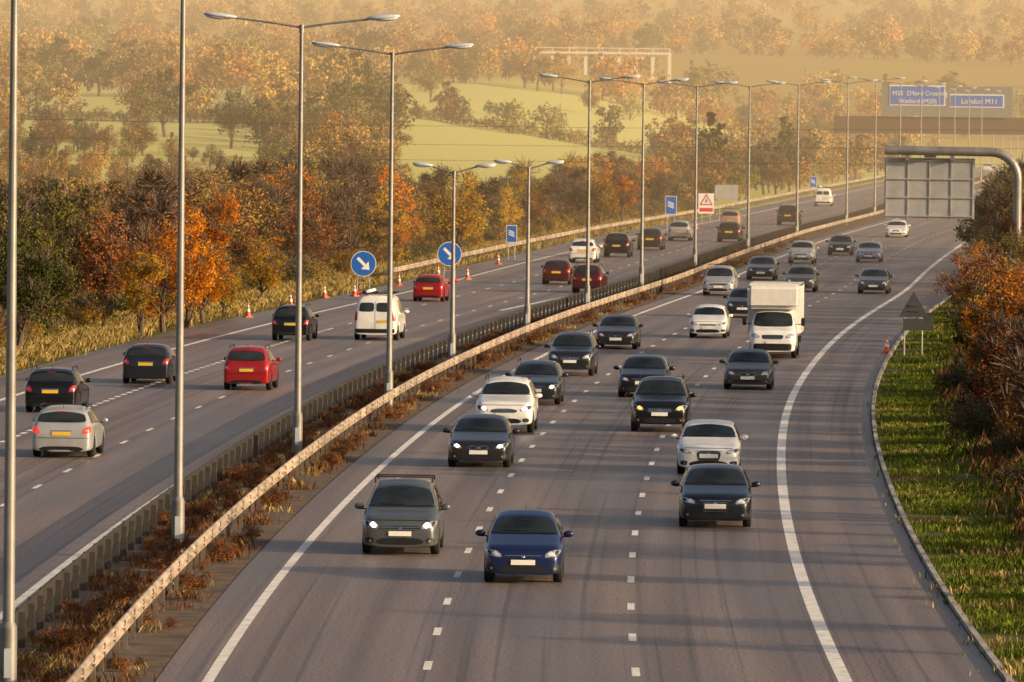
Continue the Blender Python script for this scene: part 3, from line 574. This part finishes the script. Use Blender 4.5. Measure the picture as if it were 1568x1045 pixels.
# ------------------------------------------------------------------ vegetation
def leafquads(C,size,r,asp=1.0,dirs=None):
    n=len(C); d1=r.normal(size=(n,3)) if dirs is None else dirs; d1/=np.linalg.norm(d1,axis=1)[:,None]+1e-9
    d2=r.normal(size=(n,3)); d2-= (d2*d1).sum(1)[:,None]*d1; d2/=np.linalg.norm(d2,axis=1)[:,None]+1e-9
    sz=(size*r.uniform(.6,1.3,n))[:,None]; a=d1*sz*.5*asp; b=d2*sz*.5
    return np.stack([C-a-b*.4,C+b,C+a-b*.3,C-b],1).reshape(-1,3)
def tree_mesh(name,seed,h,cw,tf,nl,cpl,lpc,leaf,twig=0,cone=False,limbs=True):
    r=np.random.default_rng(seed); mb=MB(); rc=random.Random(seed)
    cz=h*(tf+(1-tf)/2); rz=h*(1-tf)/2
    p=Vector((0,0,-.3)); R0=.028*h; prev=p; tp=[p]
    for i in range(1,6):
        q=Vector((rc.uniform(-.03,.03)*h,rc.uniform(-.03,.03)*h,h*.78*i/5)); mb.tube(prev,q,R0*(1-(i-1)/6),R0*(1-i/6),7,0,False); prev=q; tp.append(q)
    lob=[]
    for i in range(nl):
        for _ in range(30):
            v=r.normal(size=3); v/=np.linalg.norm(v); 
            rad=r.uniform(.35,.78)
            c=np.array([v[0]*cw*rad,v[1]*cw*rad,cz+v[2]*rz*rad])
            if cone: 
                tt_=(c[2]-h*tf)/(h*(1-tf)); c[0]*=1.2*(1-tt_); c[1]*=1.2*(1-tt_)
            if all(np.linalg.norm(c-l[0])>.3*cw for l in lob): break
        lr=cw*r.uniform(.24,.46)*(.6 if cone else 1); lob.append((c,lr))
    VV=[];TT=[]; TWV=[]
    for c,lr in lob:
        if limbs:
            k=min(4,max(1,int(5*c[2]/(h*.9)))-1); a=tp[k]; b=Vector(c); mid=(a+b)/2+Vector((0,0,-.03*h)); mb.tube(a,mid,R0*.4,R0*.25,5,0,False); mb.tube(mid,b,R0*.25,R0*.1,5,0,False)
            for _ in range(5):
                d=Vector(r.normal(size=3)).normalized()*lr; d.z=abs(d.z)*.6+d.z*.4; mb.tube(b,b+d,R0*.1,R0*.03,4,0,False)
        lt=r.uniform(.15,.75)
        D=r.normal(size=(cpl,3)); D/=np.linalg.norm(D,axis=1)[:,None]; CC=c+D*lr*r.uniform(.55,1.15,cpl)[:,None]*np.array([1,1,.8])
        for cc in CC:
            L_=cc+r.normal(size=(lpc,3))*lr*.2; VV.append(leafquads(L_,leaf,r)); TT.append(np.repeat(np.clip(lt+r.uniform(-.25,.25)+r.uniform(-.15,.15,lpc),0,1),4))
        if twig:
            D=r.normal(size=(twig,3)); D[:,2]=np.abs(D[:,2])*1.2+.1*D[:,2]; D/=np.linalg.norm(D,axis=1)[:,None]; ln=lr*1.1
            TWV.append(leafquads(c+D*ln*r.uniform(.4,.9,twig)[:,None]+r.normal(size=(twig,3))*lr*.15,ln*.055,r,asp=16,dirs=D.copy()))
    nb=len(mb.v); faces=mb.f; mats=list(mb.m); V=[np.array(mb.v)]; T=[np.full(nb,.5)]
    base=nb; allf=list(faces)
    for arrs,mi in((TWV,0),(VV,1)):
        for i,a in enumerate(arrs):
            V.append(a); q=len(a)//4; allf+= (np.arange(q*4).reshape(-1,4)+base).tolist(); base+=len(a); mats+=[mi]*q
            T.append(TT[i] if mi==1 else np.full(len(a),.5))
    V=np.concatenate(V);T=np.concatenate(T)
    me=bpy.data.meshes.new(name); me.from_pydata(V.tolist(),[],allf); me.materials.append(BARK); me.materials.append(LEAF['ochre'])
    me.polygons.foreach_set('material_index',mats); at=me.attributes.new('tone','FLOAT','POINT'); at.data.foreach_set('value',T.astype(np.float32)); return me
NEAR=[tree_mesh('tree_a',1,8,3.2,.12,13,20,20,.16,40),tree_mesh('tree_b',2,8,2.6,.1,11,20,20,.15,40),tree_mesh('tree_c',3,8,3.6,.08,15,18,20,.16,35),tree_mesh('tree_d',4,8,2.2,.15,10,20,20,.14,50)]
BARE=[tree_mesh('tree_bare_a',5,8,2.9,.12,14,9,8,.12,200),tree_mesh('tree_bare_b',6,8,2.3,.1,12,9,8,.12,200)]
SHRUB=[tree_mesh('shrub_a',7,2.6,1.7,.0,10,12,14,.12,40),tree_mesh('shrub_b',8,2.6,2.1,.0,12,12,12,.12,60)]
FAR=[tree_mesh('far_a',11,9,4.2,.03,14,8,10,.5,0,limbs=False),tree_mesh('far_b',12,9,3.2,.03,12,8,10,.45,0,limbs=False),tree_mesh('far_c',13,9,5.4,.04,16,8,9,.5,0,limbs=False),tree_mesh('far_conifer',14,10,2.4,.05,16,6,10,.4,0,cone=True,limbs=False),
 tree_mesh('mid_a',15,9,4.0,.06,14,13,15,.25,25),tree_mesh('mid_b',16,9,3.1,.05,12,13,15,.24,30)]
def tree(me,x,y,h,colr,name='autumn_tree',ref=8.0,wid=1.0):
    o=bpy.data.objects.new(name,me); s=h/ref; o.location=(x,y,HT(x,y)-.05); o.scale=(s*wid,s*wid,s); o.rotation_euler=(0,0,random.uniform(0,6.28)); COL.objects.link(o)
    o.material_slots[1].link='OBJECT'; o.material_slots[1].material=LEAF[colr]; return o
rd=random.Random(21)
y=250
while y<800:
    for row,off in enumerate((-37,-42)):
        yy_=y+rd.uniform(-2,2); o_=off+rd.uniform(-1.6,1.2); x=R(yy_)+o_
        u=784+x/yy_*F
        if u<-150: continue
        if row==0 and u<560 and rd.random()<.3: continue
        c=rd.choices(['orange','gold','ochre','russet','olive','green'],[3,3.2,3,2.2,1.5,.5])[0]
        if u<75: c=rd.choice(['green','olive','russet'])
        if 620<u<800: c=rd.choice(['gold','olive','ochre','gold'])
        h=rd.uniform(4.6,7.4) if row else rd.uniform(3.4,6.0)
        if u>600: h*=.9
        if rd.random()<.34 and not u<75: tree(rd.choice(BARE),x,yy_,h*1.08,rd.choice(['russet','ochre','orange']))
        else: tree(rd.choice(NEAR),x,yy_,h,c,wid=rd.uniform(.8,1.2))
    y+=5.4
for px,py,h,c in[(285,508,5.6,'orange'),(250,514,5.0,'orange'),(312,500,3.8,'orange'),(215,522,4.6,'gold'),(25,545,5.5,'green'),(400,468,3.4,'gold'),(700,405,5.8,'gold'),(955,350,5.5,'orange'),(920,355,5,'gold'),(340,492,3.2,'gold')]:
    g=G(px,py-6); tree(NEAR[px%4],g.x,g.y,h,c)
y=112
while y<570:
    for k_ in range(2):
        yy_=y+rd.uniform(-2.5,2.5); o_=(7.0 if yy_<330 else 6.2 if yy_<450 else 4.9)+k_*4.2+rd.uniform(-.6,1.4); x=R(yy_)+o_
        if rd.random()<(.45 if yy_<200 else .06): continue
        c=rd.choices(['green','olive','russet','ochre','orange'],[2.6,2.4,2.6,1.4,.6])[0]
        h=rd.uniform(3.0,4.8)+k_*1.0
        if 290<yy_<445: h=rd.uniform(2.8,4.0)+k_*.6
        if yy_>=445: h=rd.uniform(5.2,7.2); c=rd.choice(['green','olive','olive','russet'])
        if 255<yy_<300 and k_==0: h*=.8
        if rd.random()<.25: tree(rd.choice(BARE),x,yy_,h,'russet')
        else: tree(rd.choice(NEAR),x,yy_,h,c)
    y+=4.6 if y>200 else 6.5
for px,py,h,c in[(1512,628,4.4,'orange'),(1540,640,4.8,'orange'),(1495,600,3.8,'orange'),(1562,650,4.6,'orange'),(1580,690,3.6,'gold')]:
    g=G(px,py); tree(NEAR[px%4],g.x+.6,g.y,h,c)
def tuft(seed,n,h,spread,wd):
    r=np.random.default_rng(seed); V=[];Fc=[];T=[]
    for i in range(n):
        a=r.uniform(0,6.28); p=r.normal(size=2)*spread; hh=h*r.uniform(.5,1.2); ln=r.normal(size=2)*hh*.35; dx,dy=math.cos(a)*wd,math.sin(a)*wd
        b=len(V); V+=[(p[0]-dx,p[1]-dy,-.02),(p[0]+dx,p[1]+dy,-.02),(p[0]+ln[0]*.4+dx*.7,p[1]+ln[1]*.4+dy*.7,hh*.6),(p[0]+ln[0],p[1]+ln[1],hh)]; Fc.append([b,b+1,b+2,b+3]); T+=[r.uniform(0,1)]*4
    me=bpy.data.meshes.new('tuft'); me.from_pydata(V,[],Fc); at=me.attributes.new('tone','FLOAT','POINT'); at.data.foreach_set('value',T); return me
def inst(name,child,me,items,mats):
    V=[];Fc=[]
    for (x,y,z,s) in items:
        a=random.uniform(0,6.28); b=len(V)
        for q in range(4):
            t=a+q*math.pi/2; V.append((x+s*.7071*math.cos(t),y+s*.7071*math.sin(t),z))
        Fc.append([b,b+1,b+2,b+3])
    pm=bpy.data.meshes.new(name); pm.from_pydata(V,[],Fc); po=bpy.data.objects.new(name,pm); COL.objects.link(po)
    po.instance_type='FACES'; po.use_instance_faces_scale=True; po.show_instancer_for_render=False; po.show_instancer_for_viewport=False
    co=bpy.data.objects.new(child,me); COL.objects.link(co); co.parent=po
    for i,m_ in enumerate(mats):
        if i>=len(co.material_slots): me.materials.append(m_)
        else: co.material_slots[i].link='OBJECT'; co.material_slots[i].material=m_
TG=[tuft(31,50,.26,.25,.014),tuft(32,30,.30,.22,.012),tuft(33,40,.28,.25,.014),tuft(34,50,.12,.28,.012)]
def sc_items(n,o0,o1,y0,y1,s0,s1,pw=1.0,clump=0):
    out=[]
    while len(out)<n:
        y=y0+(y1-y0)*rd.random()**pw; x=R(y)+rd.uniform(o0,o1)
        if clump and noise.noise(Vector((x/1.5,y/4,n)))<clump-.5: continue
        out.append((x,y,max(HT(x,y),.0),rd.uniform(s0,s1)))
    return out
inst('verge_grass','grass_tuft',TG[3],sc_items(4400,3.5,8.0,125,400,.6,1.5,1.3,.42),[GRASS_G])
inst('verge_grass','grass_tuft',TG[3].copy(),sc_items(350,3.4,7.5,125,400,.7,1.6,1.3,.6),[GRASS_D])
inst('verge_grass','grass_tuft',TG[0],sc_items(3400,-35.5,-30.4,250,750,.7,1.5),[GRASS_D])
inst('median_scrub','scrub_tuft',TG[2],sc_items(1300,-15.1,-12.75,110,560,.4,.95,1.2,.55),[GRASS_B])
inst('median_scrub','scrub_tuft',TG[1],sc_items(420,-15.1,-12.75,110,560,.4,.9,1.2,.6),[GRASS_D])
inst('verge_scrub','scrub_tuft',TG[1].copy(),sc_items(900,5.8,9,120,420,.8,1.6),[GRASS_B])
inst('median_shrubs','low_shrub',SHRUB[0],[(a,b,-.05,s*.16) for a,b,c,s in sc_items(330,-14.9,-12.7,110,600,.5,1.5,1.2,.5)],[BARK,LEAF['russet']])
inst('roadside_scrub','shrub',SHRUB[1],[(a,b,c-.3,s) for a,b,c,s in sc_items(260,-39,-34.5,260,800,.3,.75)],[BARK,LEAF['olive']])
inst('roadside_scrub','shrub',SHRUB[0],[(a,b,c-.3,s) for a,b,c,s in sc_items(260,-39,-34.5,260,800,.3,.75)],[BARK,LEAF['gold']])
inst('roadside_scrub','shrub',SHRUB[1],[(a,b,c-.2,s) for a,b,c,s in sc_items(170,6.0,10,150,560,.3,.62)],[BARK,LEAF['green']])
groups={}
def put(kind,colr,x,y,s,dz=0): groups.setdefault((kind,colr),[]).append((x,y,HT(x,y)+dz-.2,s))
wd=random.Random(5)
def colr_far(x=0,y=0):
    q=noise.noise(Vector((x/35,y/70,20)))
    wts=[4,2.6,2.2,2,1.2,1.4]
    if q>.15: wts=[3.2,4,1.2,1,.4,2.4]
    elif q<-.15: wts=[2,.8,2.2,3,3,.1]
    return wd.choices(['ochre','gold','russet','olive','green','orange'],wts)[0]
y=330
while y<760:
    for o_ in np.arange(-49,-95,-6.5):
        x=R(y)+o_+wd.uniform(-2,2); u=784+x/y*F
        s_=wd.uniform(.5,.85)*(.8 if u>600 else 1)
        if u<420 and y>500: s_*=.62
        if -.085<x/y and not(y>640 and 600<u<950): put(wd.choice([4,5]),colr_far(x,y),x,y+wd.uniform(-3,3),s_)
    y+=8
def clear(x,y):
    u=784+x/y*F; nn=noise.noise(Vector((x/60,y/90,3)))
    if 640<y<=1000 and 590+25*nn<u<930+60*nn: return True
    if 1000<y<1190 and 590<u<1030: return True
    if 1212<y<1490 and 560<u<1170: return True
    if 860<y<1010 and 300<u<560 and nn>.1: return True
    if 900<y<1290 and 10<u<400 and (y<1110 or y>1130): return True
    if 1540<y<1705 and 795<u<1040: return True
    if y>1600: return noise.noise(Vector((x/150,y/110,9)))+.35*noise.noise(Vector((x/40,y/60,5)))>.14
    return noise.noise(Vector((x/70,y/60,1)))>.4
y=745.0
while y<3900:
    st=6.6+ (y-745)*.0052
    x=-.085*y
    while x<.095*y:
        xx=x+wd.uniform(-5,5); yy_=y+wd.uniform(-8,8)
        off=xx-R(yy_); u=784+xx/yy_*F
        if not(-34<off<6 and yy_<1600) and not clear(xx,yy_):
            k_=wd.choices([0,1,2,3],[4,3,3,.3])[0]; c='green' if k_==3 else colr_far(xx,yy_); s_=wd.choice([.35,.5,.7,.85,1.05])*wd.uniform(.8,1.1)
            if yy_<1000 : s_*=.9*(.65 if u<400 else 1); k_=wd.choice([4,5]) if k_!=3 else 3
            if off>-60 and yy_<1500: s_*=.8
            put(k_,c,xx,yy_,s_)
        x+=st*wd.uniform(.8,1.3)
    y+=st*1.2
for q in range(75): x=-28+q*.95; put(wd.choice([0,2]),wd.choice(['green','olive','ochre']),x,1200+wd.uniform(-3,3),wd.uniform(.12,.30))
for q in range(60): x=-86+q*.9; put(wd.choice([0,2]),wd.choice(['green','olive','ochre']),x,1120+wd.uniform(-3,3),wd.uniform(.14,.3))
for px,Y_,s_,c in[(655,1330,.75,'olive'),(690,1300,.3,'green'),(745,1290,.28,'green'),(770,1280,.35,'green'),(850,1260,.4,'olive'),(900,1400,.6,'ochre'),(960,1420,.5,'olive'),(350,960,.9,'green'),(400,900,.95,'green'),(440,910,.85,'olive'),(250,1010,1.1,'green'),(215,1000,.95,'olive'),(780,760,.4,'green'),(640,1420,.5,'gold'),(800,1500,.9,'gold'),(855,1490,.9,'gold'),(920,1500,.8,'ochre')]:
    put(4 if s_>.5 else 2,c,(px-784)*Y_/F,Y_,s_)
for px,Y_,s_ in[(1085,900,1.15),(1100,920,1.0),(1195,1000,1.1),(1205,1040,1.0),(1065,905,.8)]: put(3,'green',(px-784)*Y_/F,Y_,s_)
for (k_,c),it in groups.items(): inst('distant_woodland','tree_clump',FAR[k_],it,[BARK,LEAFF[c]])
# ------------------------------------------------------------------ valley haze
hm=bpy.data.materials.new('haze_glow'); hm.use_nodes=True; n=hm.node_tree; n.nodes.remove(n.nodes['Principled BSDF'])
K=.00026; ab_=n.nodes.new('ShaderNodeVolumeAbsorption'); ab_.inputs['Color'].default_value=(0,0,0,1); ab_.inputs['Density'].default_value=K
em=n.nodes.new('ShaderNodeEmission'); em.inputs[0].default_value=(1.0,.66,.33,1); em.inputs[1].default_value=K*1.3  # air emits a warm glow in place of scattered sunlight
ad=n.nodes.new('ShaderNodeAddShader'); n.links.new(ab_.outputs[0],ad.inputs[0]); n.links.new(em.outputs[0],ad.inputs[1]); n.links.new(ad.outputs[0],n.nodes['Material Output'].inputs['Volume'])
mb=MB(); mb.box((0,3700,30),(5000,6600,150),0); mb.obj('haze',[hm])
print('objects',len(bpy.data.objects), sum(len(v) for v in groups.values()))
